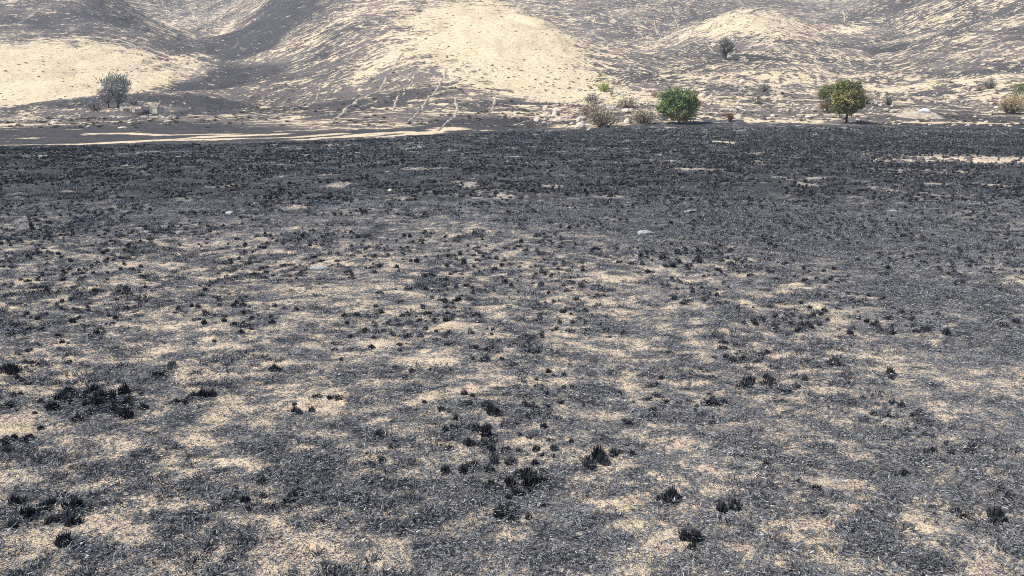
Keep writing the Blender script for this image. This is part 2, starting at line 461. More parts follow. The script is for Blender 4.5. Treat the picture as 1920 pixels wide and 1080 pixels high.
streak = GZ - .42 * np.minimum(gul, 75) * sstep(190, 300, GY) * (.75 + .5 * fbm(GX / 90, GY / 90, 123, 2)) + .12 * np.minimum(GY, 215)
nr, nc = GX.shape
idx = np.arange(nr * nc).reshape(nr, nc)
quads = np.stack([idx[:-1, :-1], idx[:-1, 1:], idx[1:, 1:], idx[1:, :-1]], -1).reshape(-1, 4)
VV = np.stack([GX, GY, GZ], -1).reshape(-1, 3)
qf = inf.ravel()[quads].sum(1) >= 2
for nm, sel, mt in (("burnt_field", qf, M_FIELD), ("hills", ~qf, M_HILL)):
    q = quads[sel]
    used = np.unique(q)
    remap = np.zeros(nr * nc, np.int32); remap[used] = np.arange(len(used))
    me = mesh_from(nm, VV[used], remap[q], mt, True)
    cv = cover.ravel()[used]
    if nm == "burnt_field": cv = np.where(inf.ravel()[used], cv, 0.1)
    fattr(me, "cover", cv)
    if nm == "hills": fattr(me, "streak", streak.ravel()[used])
    tag(link(nm, me), kind="structure")
print("ground", len(quads))

# ------------------------------------------------------------------ low banks and rills on the hillsides
def bank(name, pts, width, hgt, label=None, mat=None):
    P = np.array(polyline(pts))
    seg = np.hypot(*np.diff(P, axis=0).T)
    t = np.concatenate([[0], np.cumsum(seg)])
    n = max(6, int(t[-1] / max(width * .8, .8)))
    tt = np.linspace(0, t[-1], n)
    cx, cy = np.interp(tt, t, P[:, 0]), np.interp(tt, t, P[:, 1])
    wob = np.convolve(rng.normal(0, 1, n + 8), np.ones(5) / 5, 'same')[4:-4] * width * .28
    dx, dy = np.gradient(cx), np.gradient(cy)
    L = np.hypot(dx, dy) + 1e-9
    nx, ny = -dy / L, dx / L
    cx, cy = cx + nx * wob, cy + ny * wob
    ww = width * .5 * (.35 + 1.0 * np.convolve(rng.random(n + 6), np.ones(3) / 3, 'same')[3:-3]) * np.minimum(1, np.minimum(np.arange(n), np.arange(n)[::-1]) / 3 + .15)
    hh = hgt * .5 * (.4 + .8 * np.convolve(rng.random(n + 6), np.ones(3) / 3, 'same')[3:-3]) * np.minimum(1, np.minimum(np.arange(n), np.arange(n)[::-1]) / 3 + .15)
    prof = [(-1.0, -.35), (-.55, .55), (0, 1), (.5, .6), (1, -.35)]
    V = []
    for a, b in prof:
        x, y = cx + nx * ww * a, cy + ny * ww * a
        V.append(np.stack([x, y, height(x, y) + hh * b], 1))
    V = np.stack(V, 1)
    k = len(prof)
    id_ = np.arange(n * k).reshape(n, k)
    F = np.stack([id_[:-1, :-1], id_[:-1, 1:], id_[1:, 1:], id_[1:, :-1]], -1).reshape(-1, 4)
    o = link(name, mesh_from(name, V.reshape(-1, 3), F, mat or M_BANK, False))
    return tag(o, kind="structure")

for pts, w, h in [
    ([(582, 243), (640, 214), (690, 180), (725, 145), (757, 98)], 1.5, .8),
    ([(766, 226), (800, 190), (825, 155), (838, 128)], 1.0, .6),
    ([(736, 206), (760, 166), (778, 138)], .8, .5), ([(820, 246), (858, 208), (852, 182)], .9, .5),
    ([(545, 205), (600, 165), (650, 120), (715, 80)], .7, .5), ([(900, 222), (925, 200), (932, 180)], .8, .5),
    ([(580, 84), (640, 52), (740, -4)], .9, .6), ([(1257, 12), (1270, 45), (1292, 66)], 1.4, .9), ([(1226, 32), (1238, 66)], 1.4, .9),
    ([(1196, 44), (1216, 78), (1288, 100)], 1.1, .7), ([(1234, 86), (1252, 58)], 1.6, .9), ([(12, 50), (60, 28), (115, 4)], 1.5, .8),
    ([(1550, 86), (1598, 124)], 1.0, .6), ([(1578, 18), (1602, 46)], 1.6, .9), ([(1664, 76), (1728, 36)], 1.3, .8), ([(1700, 92), (1790, 40)], 1.0, .7),
    ([(962, 236), (1040, 206), (1095, 187)], .6, .5), ([(1030, 216), (1080, 203)], .7, .5), ([(1300, 74), (1340, 100), (1372, 108)], 1.0, .6),
    ([(1110, 60), (1150, 85), (1165, 70)], 1.2, .7), ([(1345, 98), (1460, 92)], .9, .6), ([(1440, 130), (1600, 150), (1720, 168)], .8, .5)]:
    bank("earth_bank", pts, w, h)

# ------------------------------------------------------------------ rocks
def rock_mesh(name, seed, mat, flat=.6, rough=.35, sub=2):
    import bmesh
    bm = bmesh.new()
    bmesh.ops.create_icosphere(bm, subdivisions=sub, radius=1.0)
    r = np.random.default_rng(seed)
    ph = r.random((5, 3)) * 6
    pl = [(Vector(r.normal(size=3)).normalized(), .55 + .3 * r.random()) for _ in range(7)]
    for v in bm.verts:
        c = v.co.copy()
        d = 1 + rough * .5 * sum(math.sin(c.x * (2 + i) + ph[i, 0]) * math.sin(c.y * (2 + i) + ph[i, 1]) * math.sin(c.z * (2.4 + i) + ph[i, 2]) / (1 + .4 * i) for i in range(5))
        c = c * d
        for nrm, q in pl:                       # broken faces
            e = c.dot(nrm) - q
            if e > 0: c = c - nrm * e * .85
        v.co = Vector((c.x, c.y, (c.z + .25) * flat))
    me = bpy.data.meshes.new(name)
    bm.to_mesh(me); bm.free()
    me.materials.append(mat)
    return me
ROCKS = [rock_mesh("rock", 100 + i, M_ROCK, .5 + .3 * (i % 3) / 2) for i in range(8)]
WROCKS = [rock_mesh("white_rock", 130 + i, M_WROCK, .55) for i in range(4)]
DROCKS = [rock_mesh("sooty_rock", 150 + i, M_DROCK, .7) for i in range(3)]
def put_rock(name, me, x, y, r, label, cat, group=None, rz=None, sx=1.0):
    o = link(name, me, loc=(x, y, gz(x, y) - r * .08))
    o.scale = (r * sx, r * (.7 + .5 * random.random()), r * (.75 + .5 * random.random()))
    o.rotation_euler = (random.uniform(-.15, .15), random.uniform(-.15, .15), random.uniform(0, 6.28) if rz is None else rz)
    return tag(o, label, cat, group)

for (u, v, r, lab) in [(430, 398, .17, "small whitish stone far out on the burnt field, left of the middle"),
                       (1212, 441, .24, "whitish stone on the burnt field, the largest right of the middle"),
                       (1297, 401, .24, "dim greyish stone far out on the burnt field behind the larger whitish stone"),
                       (28, 704, .055, "little white stone beside a black tussock at the left edge"),
                       (1341, 603, .06, "little white stone alone on dark ash at the right of the middle"),
                       (596, 505, .15, "flat grey stone beside a tan bare patch left of the middle"),
                       (732, 360, .14, "pale tan stone far out on the dark field"),
                       (1675, 390, .17, "tiny buff stone far out at the right of the field")]:
    x, y = hit(u, v)
    put_rock("stone", random.choice(WROCKS) if r != .14 else random.choice(ROCKS), x, y, r, lab, "stone", sx=1.5)

rock_sets = {}
def scatter_rocks(n, box, rr, label, group, meshes=ROCKS, name="boulder", keep=None, what="pale boulder", where=""):
    k = 0
    made = []
    while k < n:
        u, v = random.uniform(box[0], box[2]), random.uniform(box[1], box[3])
        if keep and not keep(u, v): continue
        x, y = hit(u, v)
        r = 1.35 * (rr[0] + (rr[1] - rr[0]) * random.random() ** 1.8)
        made.append(put_rock(name, random.choice(meshes), x, y, r, label, name, group, sx=random.uniform(.9, 1.6)))
        k += 1
    rock_sets[group] = (made, what, where)
edge_v = lambda u: np.interp(u, [0, 960, 1100, 1300, 1400, 1550, 1920], [270, 246, 242, 229, 227, 233, 238])
scatter_rocks(46, (1000, 200, 1240, 244), (.25, 1.0), "pale weathered boulder on the rocky slope left of the round green pine", "boulders left of the green pine", what="pale boulder", where="on the slope left of the green pine", keep=lambda u, v: v < edge_v(u) - 1 and v > 262 - u * .06)
scatter_rocks(34, (1110, 150, 1240, 200), (.3, 1.1), "pale boulder on the slope above the grey-brown bushes", "boulders above the grey-brown bushes", what="pale boulder", where="above the grey-brown bushes", keep=lambda u, v: v > 330 - u * .145)
scatter_rocks(40, (1240, 150, 1520, 224), (.25, .95), "pale boulder on the stony slope between the green pine and the twin olive trees", "boulders between the pine and the olive trees", what="pale boulder", where="between green pine and olive trees")
scatter_rocks(34, (1640, 150, 1900, 226), (.22, .8), "small pale boulder on the stony slope right of the olive trees", "boulders right of the olive trees", what="pale boulder", where="right of the olive trees")
scatter_rocks(34, (0, 205, 330, 240), (.25, .8), "pale fallen stone strewn around the adobe ruin", "stones around the adobe ruin", what="fallen stone", where="around the adobe ruin", keep=lambda u, v: not (225 < u < 312 and v < 219))
scatter_rocks(16, (1060, 232, 1180, 244), (.15, .5), "small pale stone along the edge of the burnt field below the bushes", "stones at the field edge", what="small stone", where="along the field edge below the bushes", name="stone", keep=lambda u, v: abs(v - edge_v(u) + 2) < 4)
scatter_rocks(26, (1320, 60, 1500, 110), (.5, 1.4), "pale rock on the hillside around the lone burnt tree", "rocks around the lone burnt tree", what="pale rock", where="around the lone burnt tree")

# the stony bank in the field at the right
def mound(name, u0, u1, v, hgt, dep, mat, kind="structure", soft=False):
    x0, y0 = hit(u0, v); x1, y1 = hit(u1, v)
    n, k = 70, 14
    V = []
    for i in range(n):
        f = i / (n - 1)
        cx, cy = x0 + (x1 - x0) * f, y0 + (y1 - y0) * f
        end = min(1, 5 * f, 5 * (1 - f)) ** .6
        for j in range(k):
            g = j / (k - 1) * 2 - 1
            V.append((cx, cy + g * dep * (.5 + .5 * end), end * max(0, 1 - g * g) ** 1.2))
    V = np.array(V)
    base = height(V[:, 0], V[:, 1])
    lump = .5 + .9 * fbm(V[:, 0] / 3, V[:, 1] / 3, 7, 3) if soft else -.35 + 2.4 * fbm(V[:, 0] / .8, V[:, 1] / .8, 7, 3)
    V[:, 2] = base - .06 + V[:, 2] * hgt * lump
    id_ = np.arange(n * k).reshape(n, k)
    F = np.stack([id_[:-1, :-1], id_[1:, :-1], id_[1:, 1:], id_[:-1, 1:]], -1).reshape(-1, 4)
    o = link(name, mesh_from(name, V, F, mat, True))
    if kind: o["kind"] = kind
    return o
mnd = mound("earth_mound", 1680, 1762, 219, 1.05, 4.5, M_BANK, soft=True)
for i in range(22):
    u, v = random.uniform(1640, 1810), random.uniform(298, 306)
    x, y = hit(u, v)
    put_rock("stone", random.choice(DROCKS + ROCKS[:1]), x, y - .6, random.uniform(.12, .38), "sooty stone in the pale strip of ground in the field at right", "stone", "stones in the pale strip")
x, y = hit(1728, 219)
y -= .6
o = put_rock("boulder", WROCKS[0], x, y, 1.25, "bright white boulder lying on the tan earth mound at the right", "boulder", sx=1.1)
o.location.z += 1.0
o.data = rock_mesh("white_boulder", 131, mat_simple("white_limestone", (.5, .5, .49), (.72, .71, .69), 3, .85, .2, .4, .05), .6)

# ------------------------------------------------------------------ plants
class Leaves:
    def __init__(self): self.V, self.F, self.T, self.S = [], [], [], []
    def leaf(self, c, d, L, w, tone, scorch=0.0):
        """a narrow bent blade of two triangles"""
        d = d / (np.linalg.norm(d) + 1e-9)
        s = np.cross(d, rng.normal(size=3)); s = s / (np.linalg.norm(s) + 1e-9) * w * .5
        i = len(self.V)
        self.V += [c - s, c + s, c + d * L * .6 + s * .8, c + d * L]
        self.F += [(i, i + 1, i + 2), (i, i + 2, i + 3)]
        self.T += [tone] * 4; self.S += [scorch] * 4
    def mesh(self, name, mat):
        me = mesh_from(name, np.array(self.V), np.array(self.F), mat)
        fattr(me, "tone", self.T); fattr(me, "scorch", self.S)
        return me

class Tubes:
    def __init__(self): self.V, self.F = [], []
    def tube(self, pts, rad, k=6):
        i0 = len(self.V)
        pts = [np.array(p, float) for p in pts]
        for j, p in enumerate(pts):
            d = pts[min(j + 1, len(pts) - 1)] - pts[max(j - 1, 0)]
            d = d / (np.linalg.norm(d) + 1e-9)
            a = np.cross(d, (0.31, .95, .1)); a /= np.linalg.norm(a); b = np.cross(d, a)
            for q in range(k):
                an = 2 * math.pi * q / k
                self.V.append(p + (a * math.cos(an) + b * math.sin(an)) * rad[j])
        for j in range(len(pts) - 1):
            for q in range(k):
                self.F.append((i0 + j * k + q, i0 + j * k + (q + 1) % k, i0 + (j + 1) * k + (q + 1) % k, i0 + (j + 1) * k + q))
    def limb(self, a, b, r0, r1, bend=.12, n=5, k=5):
        a, b = np.array(a, float), np.array(b, float)
        L = np.linalg.norm(b - a)
        off = rng.normal(size=3) * L * bend
        pts = [a + (b - a) * t + off * math.sin(math.pi * t) for t in np.linspace(0, 1, n)]
        self.tube(pts, np.linspace(r0, r1, n), k)
        return pts
    def mesh(self, name, mat): return mesh_from(name, np.array(self.V), np.array(self.F), mat, True)

def place_px(u, v): 
    x, y = hit(u, v)
    return x, y, gz(x, y)
def metres(px, y): return px / FPX * y

def make_tree(name, base_uv, width_px, top_v, label, cat, mleaf, mbark, trunk_frac=.22, nclump=90, per=26, leafL=.34, leafw=.12, clump=.55,
              shape="globe", scorch=None, limbs=9, r_trunk=.2, spread_up=.55, hollow=.55, group=None, squash=1.0):
    x, y, z = place_px(*base_uv)
    Hh = metres(base_uv[1] - top_v, y); R = metres(width_px, y) / 2
    t = tag(empty(name, (x, y, z - .05)), label, cat, group)
    ck = Hh * trunk_frac                      # crown starts
    cz, rz = (Hh + ck) / 2, (Hh - ck) / 2
    tb = Tubes()
    tb.tube([(0, 0, -.15), (.03 * Hh * .2, 0, ck * .5), (0, 0, ck), (.05, .04, cz)], [r_trunk * 1.25, r_trunk, r_trunk * .9, r_trunk * .45], 8)
    L = Leaves()
    cents = []
    for i in range(nclump):
        while True:
            p = rng.normal(size=3); p /= np.linalg.norm(p)
            rr = hollow + (1 - hollow) * rng.random() ** .6
            q = p * rr
            if shape == "vase" and math.hypot(q[0], q[1]) > .35 + .65 * (q[2] + 1) / 2: continue
            if shape == "egg" and math.hypot(q[0], q[1]) > 1.02 - .22 * max(q[2], 0) ** 2: continue
            break
        bump = 1 + .26 * math.sin(5 * p[0] + 2 * p[2] + R) * math.sin(4 * p[1] + 3 * p[2])
        c = np.array([q[0] * R * bump, q[1] * R * bump, cz + q[2] * rz * squash * bump])
        c[2] = max(c[2], ck * .75 + .1 * rng.random())
        cents.append(c)
    for i in range(limbs):
        c = cents[i * len(cents) // limbs]
        tb.limb((0, 0, ck * (.75 + .5 * rng.random())), c * np.array([.92, .92, 1]), r_trunk * .45, r_trunk * .08, .1)
    for c in cents:
        out = c - np.array([0, 0, cz - rz * .4]); out /= np.linalg.norm(out) + 1e-9
        t0 = rng.random()
        sc0 = 0.0 if scorch is None else scorch(c[0] / R, (c[2] - cz) / rz)
        for j in range(per):
            g = rng.normal(size=3) * clump * R * .28
            d = out * spread_up + rng.normal(size=3) * .55 + np.array([0, 0, .3])
            L.leaf(c + g * np.array([1, 1, .8]), d, leafL * (.6 + .8 * rng.random()), leafw * (.6 + .8 * rng.random()), np.clip(.12 + .72 * t0 + .09 * rng.normal() + .25 * np.dot(g, out) / (clump * R * .28 + 1e-6) * .4, 0, 1), sc0 + .2 * rng.normal())
    link("trunk", tb.mesh("trunk", mbark), t)
    link("crown", L.mesh("crown", mleaf), t)
    return t

PINE = mat_leaf("pine_needles", (.04, .07, .028), (.21, .285, .10), (.24, .16, .055))
OLIVE = mat_leaf("scorched_pine_needles", (.05, .055, .022), (.25, .245, .095), (.255, .22, .08))
OLIVE2 = mat_leaf("grey_olive_needles", (.075, .085, .04), (.22, .225, .11), (.22, .15, .09))
EUCA = mat_leaf("singed_grey_leaves", (.22, .21, .165), (.50, .46, .35), (.30, .295, .28))
BURNT = mat_leaf("burnt_leaves", (.028, .032, .03), (.13, .14, .10), (.20, .15, .09))
BUSH = mat_leaf("dry_bush_leaves", (.20, .155, .11), (.42, .34, .25), (.20, .22, .10))
BUSHT = mat_leaf("tan_bush_leaves", (.24, .18, .10), (.46, .36, .22), (.25, .26, .10))
BUSHG = mat_leaf("yellow_green_leaves", (.20, .23, .05), (.38, .42, .12), (.3, .3, .1))
BUSHB = mat_leaf("burnt_twigs", (.08, .08, .082), (.27, .26, .25), (.2, .18, .14))
RUST = mat_leaf("rusty_leaves", (.16, .085, .035), (.32, .18, .08), (.2, .12, .06))

make_tree("pine_tree", (1272, 232), 70, 174, "round bright green pine with short trunk at the edge of the burnt field", "tree", PINE, M_BARK2, .12, 190, 46, .55, .17, .36,
          scorch=lambda a, b: .75 if (a > .7 or (b < -.6 and abs(a) < .35)) else .1, r_trunk=.22, hollow=.6)
make_tree("pine_tree", (1586, 231), 56, 159, "scorched olive and orange pine with domed crown and dark bare trunk at the field edge", "tree", OLIVE, M_BARK, .27, 180, 46, .48, .19, .38,
          shape="egg", scorch=lambda a, b: .2 + .55 * (abs(b) < .45), r_trunk=.24, hollow=.6)
make_tree("pine_tree", (1551, 210), 44, 166, "smaller grey-green pine half hidden behind the orange-tinged one", "tree", OLIVE2, M_BARK, .16, 160, 28, .5, .15, .55,
          shape="vase", scorch=lambda a, b: .7 if b < -.35 else .1, r_trunk=.16)
make_tree("eucalyptus_tree", (222, 202), 62, 142, "tall singed grey-green eucalyptus behind the adobe ruin", "tree", EUCA, M_BARK, .14, 150, 20, .8, .24, .40,
          shape="vase", scorch=lambda a, b: .8 if (abs(a) < .55 and b < .45) else .1, r_trunk=.3, limbs=16, hollow=.35)
make_tree("eucalyptus_tree", (204, 203), 34, 168, "lower blue-grey burnt tree leaning against the tall eucalyptus by the ruin", "tree", BUSHB, M_BARK, .2, 60, 16, .6, .18, .5,
          shape="vase", r_trunk=.2, limbs=12, hollow=.3)
make_tree("burnt_tree", (1360, 112), 32, 78, "lone dark burnt tree with upswept branches on the hillside", "tree", BURNT, M_BARK, .2, 70, 16, 1.2, .2, .45,
          shape="vase", scorch=lambda a, b: .7 if a < -.5 and b < 0 else .1, r_trunk=.35, limbs=22, spread_up=1.2, hollow=.35)
make_tree("pine_tree", (1916, 208), 50, 163, "grey-green tree cut off by the right edge of the photo", "tree", OLIVE2, M_BARK, .12, 90, 24, .5, .14, .5, r_trunk=.15)

def make_bush(base_uv, width_px, top_v, label, mat, nst=26, n=900, leafL=.3, leafw=.07, cat="bush", scorch=0.0, mbark=None, group=None, name="bush"):
    x, y, z = place_px(*base_uv)
    Hh = metres(base_uv[1] - top_v, y); R = metres(width_px, y) / 2
    t = tag(empty(name, (x, y, z - .03)), label, cat, group)
    tb, L = Tubes(), Leaves()
    tips = []
    for i in range(nst):
        an, rr = rng.random() * 6.283, rng.random() ** .5
        hz = Hh * (1 - .45 * rr ** 2) * (.7 + .35 * rng.random())
        b = np.array([math.cos(an) * R * rr, math.sin(an) * R * rr, hz])
        pts = tb.limb(b * np.array([.12, .12, 0]), b, .035 * (Hh + .5), .006, .1, 4, 4)
        tips.append(pts)
    for i in range(n):
        pts = tips[rng.integers(len(tips))]
        a = .3 + .7 * rng.random() ** .6
        j = min(int(a * (len(pts) - 1)), len(pts) - 2)
        c = pts[j] + (pts[j + 1] - pts[j]) * (a * (len(pts) - 1) - j) + rng.normal(size=3) * R * .13
        c[2] = max(c[2], .05)
        d = np.array([c[0] / R * .7, c[1] / R * .7, .8]) + rng.normal(size=3) * .6
        L.leaf(c, d, leafL * (.5 + rng.random()), leafw * (.6 + .8 * rng.random()), float(np.clip(.5 + .28 * rng.normal() + .2 * (c[2] / Hh - .5), 0, 1)), scorch + .3 * rng.normal())
    link("stems", tb.mesh("stems", mbark or M_BARK2), t)
    link("foliage", L.mesh("foliage", mat), t)
    return t
for a in [((1130, 238), 58, 205, "large rounded grey-brown bush nearest the field, left of the green pine", BUSH, 34, 1500),
          ((1110, 222), 52, 195, "wide grey-brown bush just behind the largest bush", BUSH, 30, 1200),
          ((1207, 232), 56, 208, "low wide brownish bush directly left of the green pine", BUSH, 30, 1200),
          ((1112, 196), 40, 178, "sparse dark grey bush behind the wide grey-brown bush", BUSHB, 26, 500),
          ((1175, 203), 34, 184, "thin twiggy brown bush between white boulders above the low bush", BUSH, 22, 420),
          ((1232, 182), 26, 170, "little brownish bush on the slope above the green pine", BUSH, 18, 320),
          ((1132, 172), 22, 158, "small yellow-green shrub at the foot of the pale hill", BUSHG, 18, 500),
          ((1367, 228), 11, 212, "small rusty bush alone at the field edge right of the green pine", RUST, 12, 260),
          ((1622, 194), 26, 177, "brown bush peeping out right behind the scorched orange pine", BUSH, 20, 520),
          ((1666, 197), 26, 178, "spiky grey burnt shrub right of the scorched orange pine", BUSHB, 26, 160),
          ((1856, 166), 34, 146, "dark twiggy burnt shrub on the slope towards the right edge", BUSHB, 28, 220),
          ((1836, 170), 16, 160, "small brown tuft left of the dark twiggy shrub", BUSH, 12, 200),
          ((1895, 214), 46, 180, "bushy tan shrub below the tree at the right edge", BUSHT, 34, 1200),
          ((1434, 173), 22, 158, "small grey-green shrub on the stony slope below the lone burnt tree", BUSHB, 20, 300),
          ((1417, 194), 14, 178, "thin brown shrub beside a whitish boulder on the stony slope", BUSH, 12, 160),
          ((178, 206), 44, 186, "low smoky grey scrub left of the eucalyptus", BUSHB, 26, 500),
          ((250, 196), 22, 187, "low dark twigs standing in for shade right of the eucalyptus above the ruin", BUSHB, 20, 160)]:  # last entry: dark twigs added to stand in for the eucalyptus's shadow
    make_bush(*a[:4], a[4], a[5], int(a[6] * 2.2), leafL=.36, leafw=.13)

# ------------------------------------------------------------------ adobe ruin
def box_mesh(name, x0, x1, y0, y1, z0, z1, mat, jag=0.0, n=9):
    """a wall with an uneven worn top"""
    xs = np.linspace(x0, x1, n) if x1 - x0 >= y1 - y0 else None
    V, F = [], []
    m = n
    for i in range(m):
        f = i / (m - 1)
        top = z1 + (rng.random() - .6) * jag
        if xs is not None: q = [(xs[i], y0), (xs[i], y1)]
        else:
            yy = y0 + (y1 - y0) * f; q = [(x0, yy), (x1, yy)]
        b = rng.normal(0, .012, 4)
        V += [(q[0][0], q[0][1], z0), (q[1][0], q[1][1], z0), (q[1][0] + b[0], q[1][1] + b[1], top), (q[0][0] + b[2], q[0][1] + b[3], top + (rng.random() - .5) * jag * .4)]
    for i in range(m - 1):
        a = i * 4
        for j in range(4): F.append((a + j, a + (j + 1) % 4, a + 4 + (j + 1) % 4, a + 4 + j))
    F += [(0, 3, 2, 1), ((m - 1) * 4, (m - 1) * 4 + 1, (m - 1) * 4 + 2, (m - 1) * 4 + 3)]
    return mesh_from(name, np.array(V), np.array(F), mat)
M_EARTHROOF = mat_simple("trodden_earth_roof", (.40, .34, .28), (.58, .52, .45), 1.2, .95, .1, .4, .05)
x, y, z = place_px(287, 212)
hs = tag(empty("adobe_hut", (x, y, z - .1)), "low flat-topped adobe hut with dark doorway, right end of the ruin", "hut")
hs.rotation_euler.z = math.radians(-14)
w_, h_ = 2.9, 1.75
link("wall", box_mesh("wall", -.1, w_, -1.6, -1.2, 0, h_, M_ADOBE, .12), hs)                    # front, right of the doorway
link("wall", box_mesh("wall", -w_, -2.3, -1.6, -1.2, 0, h_ - .1, M_ADOBE, .15), hs)              # front, left of the doorway
link("lintel", box_mesh("lintel", -2.3, -.1, -1.58, -1.22, 1.25, h_ - .05, M_ADOBE, .1), hs)
link("wall", box_mesh("wall", w_ - .4, w_ - .003, -1.2, 1.6, 0, h_ + .1, M_ADOBE, .2), hs)
link("wall", box_mesh("wall", -w_ + .003, -w_ + .4, -1.2, 1.6, 0, h_, M_ADOBE, .3), hs)
link("wall", box_mesh("wall", -w_ + .4, w_ - .4, 1.2, 1.59, 0, h_ + .3, M_ADOBE, .3), hs)
link("roof", box_mesh("roof", -1.2, w_ + .15, -1.7, 1.7, h_ + .1, h_ + .32, M_EARTHROOF, .08), hs)
x, y, z = place_px(246, 210)
ru = tag(empty("ruined_house", (x, y, z - .1)), "roofless adobe ruin with dark interior and broken pale walls below the eucalyptus", "ruin")
ru.rotation_euler.z = math.radians(-8)
for a in ((-2.6, -1.5, -1.8, -1.35, 0, 1.7, .35), (1.6, 2.5, -1.8, -1.35, 0, 1.1, .5), (-2.6, 2.6, 1.4, 1.8, 0, 1.9, .6), (-2.59, -2.2, -1.35, 1.4, 0, 1.8, .5), (2.2, 2.59, -1.35, 1.4, 0, 1.3, .6)):
    link("wall", box_mesh("wall", *a[:6], M_ADOBE, a[6]), ru)
link("lintel", box_mesh("lintel", -1.5, 1.6, -1.79, -1.37, 1.25, 1.6, M_ADOBE, .15), ru)
x, y, z = place_px(292, 201)
rw = tag(empty("ruined_shed", (x, y, z - .1)), "small broken adobe shed behind the flat-topped hut", "ruin")
for a in ((-1.2, .2, -.9, -.55, 0, 1.3, .4), (-1.2, 1.2, .6, .95, 0, 1.5, .5), (.85, 1.2, -.55, .6, 0, 1.2, .4)):
    link("wall", box_mesh("wall", *a[:6], M_ADOBE, a[6]), rw)

# ------------------------------------------------------------------ charred grass
def blades(n, rad, h0, h1, w, lean, mat, name, flat=0.0, curve=.3, seed=0, edge_fall=.4):
    r = np.random.default_rng(seed)
    V, F, T = [], [], []
    for i in range(n):
        an, rr = r.random() * 6.283, rad * math.sqrt(r.random())
        base = np.array([math.cos(an) * rr, math.sin(an) * rr, -.012])
        hh = (h0 + (h1 - h0) * r.random()) * (1 - edge_fall * (rr / rad) ** 2)
        a2 = r.random() * 6.283
        ln = lean * (.4 + .9 * r.random()) + .5 * rr / rad * lean
        if r.random() < flat:
            d = np.array([math.cos(a2), math.sin(a2), .12 + .2 * r.random()])
            base[2] = .003 + .014 * r.random()
        else:
            d = np.array([math.cos(a2) * .5 * ln + math.cos(an) * ln * rr / rad, math.sin(a2) * .5 * ln + math.sin(an) * ln * rr / rad, 1.0])
        d /= np.linalg.norm(d)
        s = np.cross(d, np.array([r.normal(), r.normal(), .3])); s /= np.linalg.norm(s) + 1e-9
        ww = w * (.6 + .8 * r.random())
        mid = base + d * hh * .55
        tip = base + d * hh + np.array([math.cos(a2), math.sin(a2), -.35]) * hh * curve * r.random()
        k = len(V)
        V += [base - s * ww / 2, base + s * ww / 2, mid + s * ww * .42, mid - s * ww * .42, tip]
        F += [(k, k + 1, k + 2), (k, k + 2, k + 3), (k + 3, k + 2, k + 4)]
        T += [r.random()] * 5
    me = mesh_from(name, np.array(V), np.array(F), mat)
    fattr(me, "tone", T)
    return me
TUSS = [blades(90, .048, .085, .15, .013, .12, M_CHAR, "charred_tussock", seed=300 + i, curve=.12) for i in range(6)] + \
       [blades(130, .095, .05, .11, .014, .28, M_CHAR, "charred_tussock", seed=320 + i, curve=.2, edge_fall=.6) for i in range(5)]
src = bpy.data.collections.new("litter_patches")
for i in range(5):
    src.objects.link(bpy.data.objects.new("litter_%d" % i, blades(24, .14, .010, .034 if i < 4 else .07, .0055 if i < 4 else .0035, 1.3, M_LITTER, "litter", .65, .5, 400 + i, .1)))
src2 = bpy.data.collections.new("stubble_tufts")
for i in range(5):
    src2.objects.link(bpy.data.objects.new("stub_%d" % i, blades(26, .075, .03, .10, .012, .7, M_STUB, "stub", .15, .35, 440 + i, .3)))

def scatter(name, P, rot, scl, ix, coll, label, cat):
    me = bpy.data.meshes.new(name)
    me.vertices.add(len(P)); me.vertices.foreach_set("co", np.asarray(P, np.float32).ravel())
    a = me.attributes.new("rot", 'FLOAT_VECTOR', 'POINT'); a.data.foreach_set("vector", np.asarray(rot, np.float32).ravel())
    fattr(me, "scl", scl)
    a = me.attributes.new("ix", 'INT', 'POINT'); a.data.foreach_set("value", np.asarray(ix, np.int32))
    o = link(name, me)
    ng = bpy.data.node_groups.new(name, 'GeometryNodeTree')
    ng.interface.new_socket("Geometry", in_out='INPUT', socket_type='NodeSocketGeometry')
    ng.interface.new_socket("Geometry", in_out='OUTPUT', socket_type='NodeSocketGeometry')
    N = ng.nodes.new
    gi, go, ip, ci = N("NodeGroupInput"), N("NodeGroupOutput"), N("GeometryNodeInstanceOnPoints"), N("GeometryNodeCollectionInfo")
    ci.inputs["Collection"].default_value = coll
    ci.inputs["Separate Children"].default_value = True
    ci.inputs["Reset Children"].default_value = True
    ip.inputs["Pick Instance"].default_value = True
    def na(nm, ty):
        n = N("GeometryNodeInputNamedAttribute"); n.data_type = ty; n.inputs["Name"].default_value = nm
        return n.outputs["Attribute"]
    lk = ng.links.new
    lk(gi.outputs[0], ip.inputs["Points"]); lk(ci.outputs[0], ip.inputs["Instance"])
    lk(na("ix", 'INT'), ip.inputs["Instance Index"]); lk(na("rot", 'FLOAT_VECTOR'), ip.inputs["Rotation"]); lk(na("scl", 'FLOAT'), ip.inputs["Scale"])
    lk(ip.outputs[0], go.inputs[0])
    m = o.modifiers.new("scatter", 'NODES'); m.node_group = ng
    return tag(o, label, cat, kind="stuff")

def spread(n, d0, d1, pw, smax=.86):
    """points over the field wedge, density falling with distance"""
    q = rng.random(n); e = 2 - pw
    D = (d0 ** e + q * (d1 ** e - d0 ** e)) ** (1 / e)
    s = rng.uniform(-smax, smax, n)
    return s * D, D
